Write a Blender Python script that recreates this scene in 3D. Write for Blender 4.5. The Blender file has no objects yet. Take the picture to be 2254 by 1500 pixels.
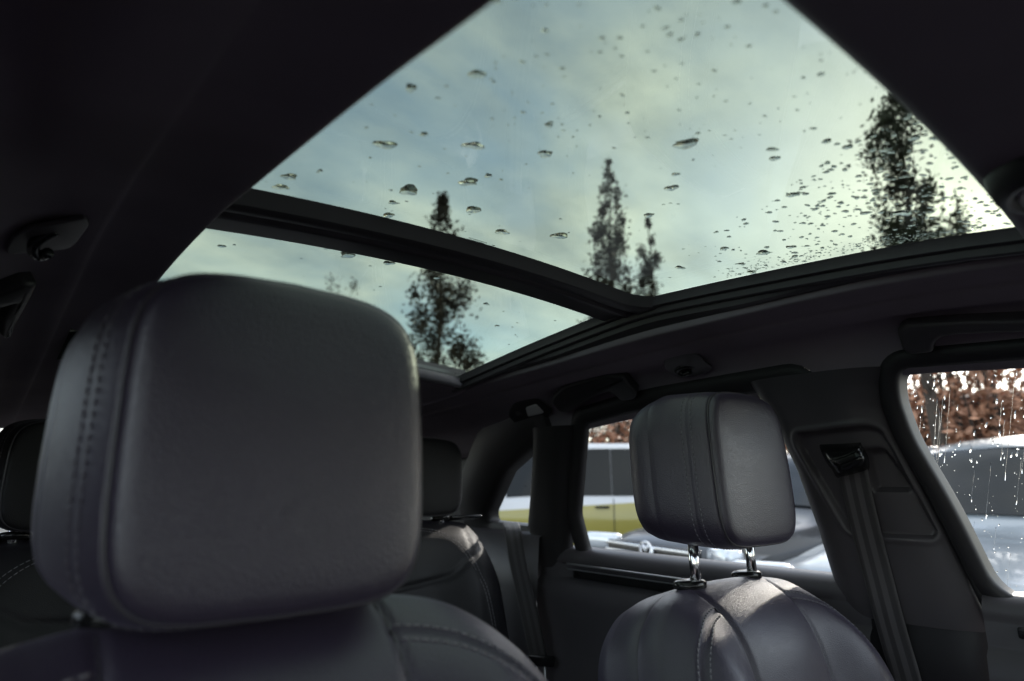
import bpy, bmesh, math, random
from mathutils import Vector, Matrix
from mathutils.bvhtree import BVHTree
R = math.radians
random.seed(7)
scene = bpy.context.scene
COL = scene.collection

# ------------------------------------------------------------------ camera, sky, sun, exposure
FPX, IW, IH = 1400.0, 2254, 1500
YAW, PITCH = 40.0, 12.5
CAMLOC = Vector((-.525, 0, 1.38))
cd = bpy.data.cameras.new('camera'); cam = bpy.data.objects.new('camera', cd); COL.objects.link(cam)
cam.location = CAMLOC; cam.rotation_euler = (R(90+PITCH), 0, R(-YAW))
cd.sensor_width = 36; cd.lens = 36*FPX/IW; cd.clip_start = .01; cd.clip_end = 2000
cd.dof.use_dof = True; cd.dof.focus_distance = 1.0; cd.dof.aperture_fstop = 3.6
scene.camera = cam

SUN_AZ, SUN_EL = 78.7, 20.9            # azimuth from +Y towards +X
sd = Vector((math.sin(R(SUN_AZ))*math.cos(R(SUN_EL)), math.cos(R(SUN_AZ))*math.cos(R(SUN_EL)), math.sin(R(SUN_EL))))
world = bpy.data.worlds.new('World'); scene.world = world; world.use_nodes = True
wn, wl = world.node_tree.nodes, world.node_tree.links
wn.clear()
out = wn.new('ShaderNodeOutputWorld'); bg = wn.new('ShaderNodeBackground'); bg.inputs[1].default_value = .15
sky = wn.new('ShaderNodeTexSky'); sky.sky_type = 'NISHITA'; sky.sun_disc = False
sky.sun_elevation = R(SUN_EL); sky.sun_rotation = R(SUN_AZ); sky.dust_density = .6; sky.air_density = 1.0; sky.ozone_density = 1.5
tc = wn.new('ShaderNodeTexCoord'); sep = wn.new('ShaderNodeSeparateXYZ'); wl.new(tc.outputs['Generated'], sep.inputs[0])
def wmath(op, a, b=None, clamp=False):
    n = wn.new('ShaderNodeMath'); n.operation = op; n.use_clamp = clamp
    for i, v in enumerate((a, b)):
        if v is None: continue
        if isinstance(v, (int, float)): n.inputs[i].default_value = v
        else: wl.new(v, n.inputs[i])
    return n.outputs[0]
zz = wmath('ADD', wmath('MAXIMUM', sep.outputs[2], 0.0), .22)
cx_, cy_ = wmath('DIVIDE', sep.outputs[0], zz), wmath('DIVIDE', sep.outputs[1], zz)
comb = wn.new('ShaderNodeCombineXYZ'); wl.new(cx_, comb.inputs[0]); wl.new(cy_, comb.inputs[1])
mp = wn.new('ShaderNodeMapping'); wl.new(comb.outputs[0], mp.inputs[0])
mp.inputs['Rotation'].default_value = (0, 0, R(25)); mp.inputs['Scale'].default_value = (1.3, 1.9, 1); mp.inputs['Location'].default_value = (3.1, 1.7, 0)
nz = wn.new('ShaderNodeTexNoise'); wl.new(mp.outputs[0], nz.inputs['Vector'])
nz.inputs['Scale'].default_value = 1.0; nz.inputs['Detail'].default_value = 7; nz.inputs['Roughness'].default_value = .52; nz.inputs['Distortion'].default_value = .5
cr = wn.new('ShaderNodeValToRGB'); wl.new(nz.outputs['Fac'], cr.inputs[0])
cr.color_ramp.elements[0].position = .36; cr.color_ramp.elements[0].color = (.22, .22, .22, 1)
cr.color_ramp.elements[1].position = .62; cr.color_ramp.elements[1].color = (.92, .92, .92, 1)
mx = wn.new('ShaderNodeMix'); mx.data_type = 'RGBA'; wl.new(cr.outputs[0], mx.inputs[0])
skyb = wn.new('ShaderNodeMix'); skyb.data_type = 'RGBA'; skyb.blend_type = 'MULTIPLY'; skyb.inputs[0].default_value = 1
wl.new(sky.outputs[0], skyb.inputs[6]); skyb.inputs[7].default_value = (1.0, 1.0, 1.0, 1)
# thin cloud: scatters the sky's own brightness, whitened
hsv = wn.new('ShaderNodeHueSaturation'); wl.new(sky.outputs[0], hsv.inputs['Color']); hsv.inputs['Saturation'].default_value = .3; hsv.inputs['Value'].default_value = .30
add = wn.new('ShaderNodeMix'); add.data_type = 'RGBA'; add.blend_type = 'ADD'; add.inputs[0].default_value = 1
wl.new(hsv.outputs[0], add.inputs[6])
mp2 = wn.new('ShaderNodeMapping'); wl.new(comb.outputs[0], mp2.inputs[0]); mp2.inputs['Rotation'].default_value = (0, 0, R(-20)); mp2.inputs['Scale'].default_value = (1.2, 1.9, 1); mp2.inputs['Location'].default_value = (7.3, .4, 0)
nz2 = wn.new('ShaderNodeTexNoise'); wl.new(mp2.outputs[0], nz2.inputs['Vector']); nz2.inputs['Scale'].default_value = 1.9; nz2.inputs['Detail'].default_value = 6; nz2.inputs['Roughness'].default_value = .58
cr2 = wn.new('ShaderNodeValToRGB'); wl.new(nz2.outputs['Fac'], cr2.inputs[0])
cr2.color_ramp.elements[0].position = .35; cr2.color_ramp.elements[0].color = (1.9, 2.1, 2.2, 1)
cr2.color_ramp.elements[1].position = .65; cr2.color_ramp.elements[1].color = (4.9, 5.0, 4.6, 1)
wl.new(cr2.outputs[0], add.inputs[7])
wl.new(skyb.outputs[2], mx.inputs[6]); wl.new(add.outputs[2], mx.inputs[7])
wl.new(mx.outputs[2], bg.inputs[0]); wl.new(bg.outputs[0], out.inputs[0])
sl = bpy.data.lights.new('sun', 'SUN'); sl.energy = 2.0; sl.angle = R(1.2); sl.color = (1, .93, .83)
so = bpy.data.objects.new('sun', sl); COL.objects.link(so); so.rotation_euler = (-sd).to_track_quat('-Z', 'Y').to_euler()
vs = scene.view_settings; vs.view_transform = 'Standard'; vs.look = 'None'; vs.exposure = 1.6; vs.gamma = 1; vs.use_curve_mapping = False
cy = scene.cycles; cy.use_denoising = True; cy.max_bounces = 10; cy.diffuse_bounces = 4; cy.glossy_bounces = 4
cy.transmission_bounces = 8; cy.transparent_max_bounces = 16; cy.caustics_refractive = False; cy.caustics_reflective = False
cy.sample_clamp_indirect = 6

# ------------------------------------------------------------------ pixel helpers (a photograph pixel to a point of the car)
cyaw, syaw, cp_, sp_ = math.cos(R(YAW)), math.sin(R(YAW)), math.cos(R(PITCH)), math.sin(R(PITCH))
CF = Vector((syaw*cp_, cyaw*cp_, sp_)); CR = Vector((cyaw, -syaw, 0)); CU = CR.cross(CF)
def ray(px, py): return CF + CR*((px-IW/2)/FPX) + CU*((IH/2-py)/FPX)
def on(px, py, axis, val):
    d = ray(px, py); i = 'XYZ'.index(axis); return CAMLOC + d*((val-CAMLOC[i])/d[i])
def side(px, py, dx=0.0):               # on the leaning side wall of the car
    n = Vector((1, 0, .35)); d = ray(px, py); return CAMLOC + d*((.74+dx+.35*1.15-n.dot(CAMLOC))/n.dot(d))
def SX(z): return .74-.35*(z-1.15)

# ------------------------------------------------------------------ materials
def newmat(name):
    m = bpy.data.materials.new(name); m.use_nodes = True
    nt = m.node_tree; b = nt.nodes['Principled BSDF']; return m, nt, b
def tex(nt, kind, scale, coord='Object', **kw):
    t = nt.nodes.new('ShaderNodeTexCoord'); n = nt.nodes.new(kind); nt.links.new(t.outputs[coord], n.inputs['Vector'])
    n.inputs['Scale'].default_value = scale
    for k, v in kw.items(): n.inputs[k].default_value = v
    return n
def bump(nt, b, sock, strength, dist):
    bm_ = nt.nodes.new('ShaderNodeBump'); bm_.inputs['Strength'].default_value = strength; bm_.inputs['Distance'].default_value = dist
    nt.links.new(sock, bm_.inputs['Height']); nt.links.new(bm_.outputs[0], b.inputs['Normal']); return bm_
def vary(nt, b, c, amount, scale, detail=3):
    n = tex(nt, 'ShaderNodeTexNoise', scale, Detail=detail)
    r = nt.nodes.new('ShaderNodeValToRGB'); nt.links.new(n.outputs['Fac'], r.inputs[0])
    r.color_ramp.elements[0].position = .3; r.color_ramp.elements[1].position = .7
    r.color_ramp.elements[0].color = (*[x*(1-amount) for x in c], 1); r.color_ramp.elements[1].color = (*[x*(1+amount) for x in c], 1)
    nt.links.new(r.outputs[0], b.inputs['Base Color'])
def mat_plain(name, c, rough=.5, metal=0.0, spec=.5, var=.12, vs_=6, bs=0, bscale=400, bd=.0004, coat=0):
    m, nt, b = newmat(name); b.inputs['Roughness'].default_value = rough; b.inputs['Metallic'].default_value = metal
    b.inputs['Specular IOR Level'].default_value = spec; b.inputs['Coat Weight'].default_value = coat
    if var: vary(nt, b, c, var, vs_)
    else: b.inputs['Base Color'].default_value = (*c, 1)
    if bs:
        n = tex(nt, 'ShaderNodeTexNoise', bscale, Detail=2); bump(nt, b, n.outputs['Fac'], bs, bd)
    return m
def mat_leather(name, c, rough=.40, cell=400, sp=1.0):
    m, nt, b = newmat(name); b.inputs['Roughness'].default_value = rough; b.inputs['Specular IOR Level'].default_value = .9*sp
    b.inputs['Coat Weight'].default_value = .25*sp; b.inputs['Coat Roughness'].default_value = .38
    b.inputs['Sheen Weight'].default_value = .10*sp; b.inputs['Sheen Roughness'].default_value = .45; b.inputs['Sheen Tint'].default_value = (.74, .66, 1, 1)
    vary(nt, b, c, .06, 14)
    v = tex(nt, 'ShaderNodeTexVoronoi', cell); v.feature = 'DISTANCE_TO_EDGE'
    n0 = tex(nt, 'ShaderNodeTexNoise', 26, Detail=4)
    r = nt.nodes.new('ShaderNodeMapRange'); nt.links.new(v.outputs['Distance'], r.inputs[0]); r.inputs[1].default_value = 0; r.inputs[2].default_value = .35
    ad = nt.nodes.new('ShaderNodeMath'); ad.operation = 'MULTIPLY_ADD'; nt.links.new(n0.outputs['Fac'], ad.inputs[0]); ad.inputs[1].default_value = .5; nt.links.new(r.outputs[0], ad.inputs[2])
    bump(nt, b, ad.outputs[0], .42, .0005)
    rr = nt.nodes.new('ShaderNodeMapRange'); nt.links.new(n0.outputs['Fac'], rr.inputs[0]); rr.inputs[3].default_value = rough-.05; rr.inputs[4].default_value = rough+.08
    nt.links.new(rr.outputs[0], b.inputs['Roughness'])
    return m
def mat_glass(name, tint, refl=1.0, rough=0.0):
    m, nt, b = newmat(name); nt.nodes.remove(b); o = nt.nodes['Material Output']
    t = nt.nodes.new('ShaderNodeBsdfTransparent'); t.inputs[0].default_value = (*tint, 1)
    g = nt.nodes.new('ShaderNodeBsdfGlossy'); g.inputs['Roughness'].default_value = rough; g.inputs[0].default_value = (.9, .95, .95, 1)
    f = nt.nodes.new('ShaderNodeFresnel'); f.inputs[0].default_value = 1.45
    mu = nt.nodes.new('ShaderNodeMath'); mu.operation = 'MULTIPLY'; nt.links.new(f.outputs[0], mu.inputs[0]); mu.inputs[1].default_value = refl
    x = nt.nodes.new('ShaderNodeMixShader'); nt.links.new(mu.outputs[0], x.inputs[0]); nt.links.new(t.outputs[0], x.inputs[1]); nt.links.new(g.outputs[0], x.inputs[2])
    nt.links.new(x.outputs[0], o.inputs[0]); return m
def mat_water():
    m, nt, b = newmat('water'); b.inputs['Transmission Weight'].default_value = 1; b.inputs['IOR'].default_value = 1.33; b.inputs['Roughness'].default_value = 0
    b.inputs['Base Color'].default_value = (.97, 1, .99, 1); return m
M = {}
M['leather'] = mat_leather('black_leather', (.037, .028, .050), .38, 380)
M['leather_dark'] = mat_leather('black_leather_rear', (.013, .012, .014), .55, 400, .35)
M['thread'] = mat_plain('seam_thread', (.21, .20, .22), .7, var=0)
M['piping'] = mat_plain('piping', (.06, .055, .065), .3, var=0)
M['headliner'] = mat_plain('headliner_fabric', (.29, .252, .29), .95, spec=.2, bs=.35, bscale=900, bd=.0006)
M['soft'] = mat_plain('soft_trim', (.078, .070, .078), .45, bs=.3, bscale=1200, bd=.0003)
M['soft_dark'] = mat_plain('dark_trim', (.024, .022, .025), .52, bs=.3, bscale=900, bd=.0003)
M['gloss'] = mat_plain('gloss_black', (.012, .012, .013), .22, var=0)
M['rubber'] = mat_plain('rubber_seal', (.010, .010, .011), .55, bs=.2)
M['rail'] = mat_plain('painted_rail', (.062, .055, .064), .42, var=.08)
M['chrome'] = mat_plain('chrome', (.86, .86, .88), .08, 1.0, var=0)
M['satin'] = mat_plain('satin_metal', (.72, .72, .75), .42, 1.0, var=0)
M['lens'] = mat_plain('lamp_lens', (.85, .83, .84), .25, var=0)
M['roofglass'] = mat_glass('tinted_roof_glass', (.258, .300, .242), .2)
M['sideglass'] = mat_glass('side_glass', (.93, .935, .935), .5)
M['windscreen'] = mat_glass('windscreen_glass', (.93, .935, .935), .6)
M['water'] = mat_water()
M['ink'] = mat_plain('printed_ink', (.02, .02, .02), .6, var=0)
M['dash'] = mat_plain('dashboard_trim', (.03, .03, .03), .7)
def mat_belt(k=1.0):
    m, nt, b = newmat('belt_webbing'); b.inputs['Roughness'].default_value = .55
    t = nt.nodes.new('ShaderNodeUVMap'); s = nt.nodes.new('ShaderNodeSeparateXYZ'); nt.links.new(t.outputs[0], s.inputs[0])
    r = nt.nodes.new('ShaderNodeValToRGB'); nt.links.new(s.outputs[0], r.inputs[0]); cr_ = r.color_ramp; cr_.interpolation = 'EASE'
    cr_.elements[0].position = 0; cr_.elements[0].color = (.11, .10, .105, 1)
    cr_.elements[1].position = 1; cr_.elements[1].color = (.11, .10, .105, 1)
    for p, v in ((.08, .06), (.26, .06), (.30, .12), (.46, .12), (.50, .06), (.64, .06), (.68, .12), (.82, .12), (.86, .06), (.95, .06)):
        e = cr_.elements.new(p); e.color = (v*k, v*.9*k, v*.96*k, 1)
    nt.links.new(r.outputs[0], b.inputs['Base Color'])
    w = nt.nodes.new('ShaderNodeTexWave'); w.wave_type = 'BANDS'; w.bands_direction = 'Y'; nt.links.new(t.outputs[0], w.inputs['Vector']); w.inputs['Scale'].default_value = 55
    bump(nt, b, w.outputs['Fac'], .5, .0006); return m
M['belt'] = mat_belt(); M['belt_dark'] = mat_belt(.3)

# ------------------------------------------------------------------ mesh helpers
def mesh(name, V, F, mat, parent=None, smooth=True, uv=None):
    me = bpy.data.meshes.new(name); me.from_pydata([tuple(v) for v in V], [], F); me.validate(); me.update()
    if smooth: me.polygons.foreach_set('use_smooth', [True]*len(me.polygons))
    if uv:
        l = me.uv_layers.new(name='UVMap')
        for lp in me.loops: l.data[lp.index].uv = uv[lp.vertex_index]
    me.materials.append(mat); o = bpy.data.objects.new(name, me); COL.objects.link(o)
    if parent: o.parent = parent
    return o
def sharp(o, deg=35):
    me = o.data; bm = bmesh.new(); bm.from_mesh(me); bmesh.ops.recalc_face_normals(bm, faces=bm.faces)
    for e in bm.edges:
        if len(e.link_faces) == 2 and e.calc_face_angle(0) > R(deg): e.smooth = False
    bm.to_mesh(me); bm.free(); return o
def thing(name, label, cat, loc=(0, 0, 0), rz=0, group=None):
    o = bpy.data.objects.new(name, None); COL.objects.link(o); o.location = loc; o.rotation_euler = (0, 0, rz); o.empty_display_size = .1
    o['label'] = label; o['category'] = cat; o['kind'] = 'thing'
    if group: o['group'] = group
    return o
def tag(o, label, cat, group=None):
    o['label'] = label; o['category'] = cat; o['kind'] = 'thing'
    if group: o['group'] = group
    return o
def struct(o, label=None):
    o['kind'] = 'structure'
    if label: o['label'] = label
    return o
def grid(rows, close=False, V=None, F=None):
    V = [] if V is None else V; F = [] if F is None else F
    b0 = len(V); n = len(rows[0])
    for r in rows: V.extend(r)
    for i in range(len(rows)-1):
        for j in range(n if close else n-1):
            a, b = b0+i*n+j, b0+i*n+(j+1) % n
            F.append((a, b, b+n, a+n))
    return V, F
def catmull(P, n, closed=False):
    P = [Vector(p) for p in P]; out = []; m = len(P); segs = m if closed else m-1
    for i in range(segs):
        if closed: p0, p1, p2, p3 = P[(i-1) % m], P[i], P[(i+1) % m], P[(i+2) % m]
        else: p0, p1, p2, p3 = P[max(i-1, 0)], P[i], P[i+1], P[min(i+2, m-1)]
        for k in range(n):
            t = k/n; out.append(.5*((2*p1)+(p2-p0)*t+(2*p0-5*p1+4*p2-p3)*t*t+(3*p1-p0-3*p2+p3)*t**3))
    if not closed: out.append(P[-1])
    return out
def interp(tab, x):
    if x <= tab[0][0]: return tab[0][1]
    for i in range(len(tab)-1):
        x0, y0 = tab[i]; x1, y1 = tab[i+1]
        if x <= x1: return y0+(y1-y0)*(x-x0)/(x1-x0)
    return tab[-1][1]
def smoothtab(tab, n=6):
    return [(p.x, p.y) for p in catmull([Vector((a, b, 0)) for a, b in tab], n)]
def tube_vf(pts, r, n=8, closed=False, V=None, F=None, flat=1.0):
    V = [] if V is None else V; F = [] if F is None else F
    pts = [Vector(p) for p in pts]; m = len(pts); rows = []; up = Vector((0, 0, 1)); prev = None
    for i, p in enumerate(pts):
        a = pts[(i-1) % m] if closed or i else p; b = pts[(i+1) % m] if closed or i < m-1 else p
        t = (b-a).normalized()
        if prev is None:
            u = t.cross(up)
            if u.length < .1: u = t.cross(Vector((1, 0, 0)))
        else: u = prev-t*prev.dot(t)
        u.normalize(); w = t.cross(u); prev = u
        rr = r[i] if isinstance(r, (list, tuple)) else r
        rows.append([p+u*(rr*math.cos(2*math.pi*k/n))+w*(rr*flat*math.sin(2*math.pi*k/n)) for k in range(n)])
    if closed: rows.append(rows[0])
    b0 = len(V); grid(rows, True, V, F)
    if not closed:
        F.append(tuple(b0+k for k in range(n))[::-1]); e = b0+(m-1)*n; F.append(tuple(e+k for k in range(n)))
    return V, F
def tube(name, pts, r, mat, parent=None, n=8, closed=False, flat=1.0):
    V, F = tube_vf(pts, r, n, closed, flat=flat); return mesh(name, V, F, mat, parent)
def dashes(name, pts, mat, parent, length=.0046, gap=.0026, r=.0008):
    pts = [Vector(p) for p in pts]; V, F = [], []; acc = 0; pos = 0
    dist = [0]
    for i in range(1, len(pts)): dist.append(dist[-1]+(pts[i]-pts[i-1]).length)
    def at(s):
        lo = 0
        for i in range(1, len(pts)):
            if dist[i] >= s: lo = i-1; break
        else: return pts[-1]
        d = dist[lo+1]-dist[lo]; return pts[lo].lerp(pts[lo+1], (s-dist[lo])/d if d else 0)
    s = 0
    while s+length < dist[-1]:
        a, b = at(s), at(s+length)
        if (b-a).length > 1e-5: tube_vf([a, b], r, 5, False, V, F)
        s += length+gap
    o = mesh(name, V, F, mat, parent); o['kind'] = 'stuff'; return o
def plate(name, poly, nrm, thick, bev, mat, parent=None, seg=3):
    """closed polygon of 3-D points extruded along nrm with a rounded front edge"""
    bm = bmesh.new(); nrm = Vector(nrm).normalized(); vs_ = [bm.verts.new(Vector(p)) for p in poly]
    f = bm.faces.new(vs_); f.normal_update()
    if f.normal.dot(nrm) < 0: f.normal_flip()
    r = bmesh.ops.extrude_face_region(bm, geom=[f]); top = [g for g in r['geom'] if isinstance(g, bmesh.types.BMFace)]
    tv = [g for g in r['geom'] if isinstance(g, bmesh.types.BMVert)]
    bmesh.ops.translate(bm, vec=nrm*thick, verts=tv)
    if bev:
        ed = list({e for t in top for e in t.edges}); bmesh.ops.bevel(bm, geom=ed, offset=bev, segments=seg, profile=.5, affect='EDGES')
    bmesh.ops.recalc_face_normals(bm, faces=bm.faces)
    for fc in bm.faces: fc.smooth = True
    for e in bm.edges:
        if len(e.link_faces) == 2 and e.calc_face_angle(0) > R(40): e.smooth = False
    me = bpy.data.meshes.new(name); bm.to_mesh(me); bm.free(); me.materials.append(mat)
    o = bpy.data.objects.new(name, me); COL.objects.link(o)
    if parent: o.parent = parent
    return o
def rbox(name, size, loc, bev, mat, parent=None, rot=(0, 0, 0), seg=3):
    bm = bmesh.new(); bmesh.ops.create_cube(bm, size=1); bmesh.ops.scale(bm, vec=size, verts=bm.verts)
    if bev: bmesh.ops.bevel(bm, geom=bm.edges[:], offset=bev, segments=seg, profile=.5, affect='EDGES')
    for f in bm.faces: f.smooth = True
    for e in bm.edges:
        if len(e.link_faces) == 2 and e.calc_face_angle(0) > R(40): e.smooth = False
    me = bpy.data.meshes.new(name); bm.to_mesh(me); bm.free(); me.materials.append(mat)
    o = bpy.data.objects.new(name, me); COL.objects.link(o); o.location = loc; o.rotation_euler = rot
    if parent: o.parent = parent
    return o
def roundpoly(P, r, n=4):
    """round the corners of a 2-D polygon"""
    out = []; m = len(P)
    for i in range(m):
        p0, p1, p2 = Vector(P[i-1]), Vector(P[i]), Vector(P[(i+1) % m])
        a, b = p0-p1, p2-p1; rr = min(r, a.length*.45, b.length*.45)
        s, e = p1+a.normalized()*rr, p1+b.normalized()*rr
        for k in range(n+1):
            t = k/n; out.append((1-t)**2*s+2*t*(1-t)*p1+t*t*e)
    return out
def bvh_of(o):
    me = o.data; return BVHTree.FromPolygons([v.co[:] for v in me.vertices], [p.vertices[:] for p in me.polygons])
def copy_tree(o, parent=None):
    c = o.copy(); COL.objects.link(c); c.parent = parent
    for ch in list(o.children): copy_tree(ch, c)
    return c

# ------------------------------------------------------------------ the ground outside
V, F = grid([[Vector((x, y, 0)) for x in (-400, -60, 0, 60, 400)] for y in (-400, -60, 0, 60, 400)])
asph = mat_plain('paving', (.10, .096, .092), .85, var=.25, vs_=.6, bs=.6, bscale=60, bd=.01)
struct(mesh('ground', V, F, asph, smooth=False), 'pale paving of the car park outside')

# ------------------------------------------------------------------ headliner
ZE = smoothtab([(-.60, 1.46), (-.4, 1.50), (-.1, 1.532), (.1, 1.546), (.21, 1.549), (.35, 1.558), (.45, 1.555), (.6, 1.547), (.84, 1.539), (.94, 1.531), (1.07, 1.518), (1.25, 1.498), (1.5, 1.47), (1.9, 1.45), (2.3, 1.43)])
ZO = smoothtab([(-.60, 1.545), (-.3, 1.585), (0, 1.612), (.155, 1.625), (.275, 1.634), (.393, 1.636), (.539, 1.634), (.725, 1.629), (.97, 1.613), (1.19, 1.600), (1.4, 1.58), (1.9, 1.55), (2.3, 1.52)])
ZOL = smoothtab([(-.60, 1.545), (-.3, 1.575), (0, 1.582), (.2, 1.601), (.33, 1.617), (.56, 1.637), (.69, 1.645), (.89, 1.644), (1.1, 1.630), (1.3, 1.61), (1.9, 1.555), (2.3, 1.52)])
XR, XL = .375, -.362
def ceil_profile(Y, s):
    ze = interp(ZE, Y); zo = interp(ZO if s > 0 else ZOL, Y); xo = XR if s > 0 else -XL; xe = SX(ze)
    P = [(xe+.035, ze-.008), (xe+.012, ze-.010), (xe-.004, ze+.002), (xe-.012, ze+.022), (xe-.03, ze+.048), (xe-.062, ze+.068), (.5, zo-.014), (.455, zo-.0075), (.445, zo-.002), (.41, zo+.001), (xo+.008, zo+.001), (xo, zo+.006), (xo+.001, zo+.022)]
    return [Vector((s*p.x, Y, p.y)) for p in catmull([Vector((a, b, 0)) for a, b in P], 4)]
Ys = [-.6+i*.05 for i in range(0, 14)]+[.1+i*.03 for i in range(0, 40)]+[1.3+i*.1 for i in range(0, 10)]
V, F = [], []
for s in (1, -1): grid([ceil_profile(y, s) for y in Ys], False, V, F)
def between(y, z_add=0, n=20, crown=.012, skew=0):
    a, b = Vector((XL, y, interp(ZOL, y)+.001)), Vector((XR, y, interp(ZO, y)+.001)); r = []
    for i in range(n+1):
        t = i/n; p = a.lerp(b, t); p.z += crown*math.sin(math.pi*t)+z_add; p.x = a.x+(b.x-a.x)*t; p.y += skew*t*t; r.append(p)
    return r
fr = [between(-.6+i*.05) for i in range(13)]+[between(.08, skew=.006), between(.10, skew=.012), between(.112, .001, skew=.018), between(.120, .008, skew=.022), between(.121, .03, skew=.022), between(.115, .06, skew=.02)]
grid(fr, False, V, F)
rr_ = [between(1.25, .05), between(1.248, .012), between(1.252, .003), between(1.262), between(1.3)]+[between(1.3+i*.1) for i in range(1, 10)]
grid(rr_, False, V, F)
hl = struct(mesh('headliner', V, F, M['headliner']), 'black fabric headliner around the sunroof')
HB = bvh_of(hl)
def cast(px, py, off=.002):
    d = ray(px, py).normalized(); loc, nrm, i, t = HB.ray_cast(CAMLOC, d)
    if loc is None: return on(px, py, 'Z', 1.6), Vector((0, 0, -1))
    if nrm.dot(d) > 0: nrm = -nrm
    return loc+nrm*off, nrm

# ------------------------------------------------------------------ sunroof
ZG = smoothtab([(.0, 1.640), (.152, 1.660), (.208, 1.667), (.31, 1.676), (.472, 1.685), (.594, 1.690), (.679, 1.691), (.787, 1.682), (.996, 1.658), (1.246, 1.623), (1.4, 1.600)])
def glass_z(x, y): return interp(ZG, y)+.016*(1-(x/.34)**2)
sroof = thing('sunroof', 'wide panoramic sunroof with two tinted glass panels and black cross beam', 'sunroof', (0, 0, 0))
def glass_panel(name, y0, y1, label):
    top, bot = [], []
    n = 24
    for i in range(n+1):
        y = y0+(y1-y0)*i/n
        bot.append([Vector((-.43+.86*j/24, y, glass_z(-.43+.86*j/24, y))) for j in range(25)])
    V, F = grid(bot); o = mesh(name, V, F, M['roofglass'], sroof); o['label'] = label; return o
g_front = glass_panel('front_glass', .05, .735, 'tinted front roof glass covered in raindrops')
g_rear = glass_panel('rear_glass', .745, 1.38, 'tinted rear roof glass behind the cross beam')
def rail(name, s):
    rows = []
    for i in range(42):
        y = .08+i*(1.27-.08)/41; zg = glass_z(.34, y)-.0005; zo = interp(ZO if s > 0 else ZOL, y); xo = (XR if s > 0 else -XL)
        if s > 0: P = [(.338, zg), (.340, zg-.004), (.3415, zg-.015), (.345, zg-.017), (.349, zg-.017), (.3505, zg-.026), (.3535, zg-.028), (.359, zg-.028), (.3605, max(zg-.037, zo+.014)), (.365, max(zg-.039, zo+.012)), (xo+.003, zo+.012)]
        else: P = [(xo+.002, zg), (xo+.004, zg-.004), (xo+.005, zg-.012), (xo+.006, zo+.02), (xo+.02, zo+.02)]
        rows.append([Vector((s*a, y, b)) for a, b in P])
    V, F = grid(rows); return sharp(mesh(name, V, F, M['rail'], sroof), 30)
rail('side_rail', 1); rail('side_rail', -1)
def beam():
    prof = [(.672, .000), (.676, -.006), (.684, -.022), (.690, -.0255), (.7015, -.0265), (.704, -.025), (.7055, -.016), (.713, -.015), (.7155, -.0225), (.7175, -.0255), (.722, -.0260), (.7235, -.0215), (.728, -.0205), (.766, -.0185), (.774, -.013), (.786, .003)]
    rows = []
    for i in range(41):
        x = -.39+.78*i/40
        # rounded corner of the opening: the beam swells forward near the rail
        d = max(0, x-.285)/.055; sw = .05*min(d, 1.25)**2.4*.45
        rows.append([Vector((x, y-(sw if k < 4 else sw*.35 if k < 8 else 0), glass_z(x, y)+z*.72-.0005)) for k, (y, z) in enumerate(prof)])
    V, F = grid(rows); return sharp(mesh('cross_beam', V, F, M['rail'], sroof), 28)
beam()
# roller blind bar at the rear of the opening
rows = []
for i in range(25):
    x = -.36+.72*i/24; z = glass_z(x, 1.235)
    rows.append([Vector((x, 1.222, z-.004)), Vector((x, 1.226, z-.020)), Vector((x, 1.236, z-.026)), Vector((x, 1.246, z-.020)), Vector((x, 1.25, z-.004))])
V, F = grid(rows); mesh('blind_bar', V, F, M['satin'], sroof)
# the black printed border under the front edge of the glass
rows = [[Vector((x*.36/10, y, glass_z(x*.036, y)-.002)) for x in range(-10, 11)] for y in (.04, .08, .116)]
V, F = grid(rows); mesh('glass_border', V, F, M['ink'], g_front)

# rain on the roof glass
def drop_vf(V, F, c, rx, ry, h, rng, nrm=Vector((0, 0, 1)), ux=Vector((1, 0, 0)), n=14, rough=.18, steep=4):
    uy = nrm.cross(ux).normalized(); ux = uy.cross(nrm)
    ph = [rng.uniform(0, 6.28) for _ in range(3)]; am = [rough*rng.uniform(.3, 1), rough*rng.uniform(.2, .7), rough*rng.uniform(.1, .4)]
    b0 = len(V); K = (1.0, .93, .8, .5)
    for s in K:
        for k in range(n):
            a = 2*math.pi*k/n; q = 1+am[0]*math.sin(2*a+ph[0])+am[1]*math.sin(3*a+ph[1])+am[2]*math.sin(5*a+ph[2])
            V.append(c+ux*(rx*q*s*math.cos(a))+uy*(ry*q*s*math.sin(a))+nrm*(h*(1-s**steep)))
    t = len(V); V.append(c+nrm*h)
    for i in range(len(K)-1):
        for k in range(n):
            a, b = b0+i*n+k, b0+i*n+(k+1) % n; F.append((a, b, b+n, a+n))
    e = b0+(len(K)-1)*n
    for k in range(n): F.append((e+k, e+(k+1) % n, t))
    F.append(tuple(b0+k for k in range(n))[::-1])
def on_glass(px, py):
    z = 1.68
    for _ in range(8):
        p = on(px, py, 'Z', z); z = glass_z(max(-.4, min(.4, p.x)), p.y)
    return on(px, py, 'Z', z)
def gnormal(p):
    e = .004; zx = (glass_z(p.x+e, p.y)-glass_z(p.x-e, p.y))/(2*e); zy = (glass_z(p.x, p.y+e)-glass_z(p.x, p.y-e))/(2*e)
    return Vector((-zx, -zy, 1)).normalized()
rng = random.Random(3)
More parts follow.
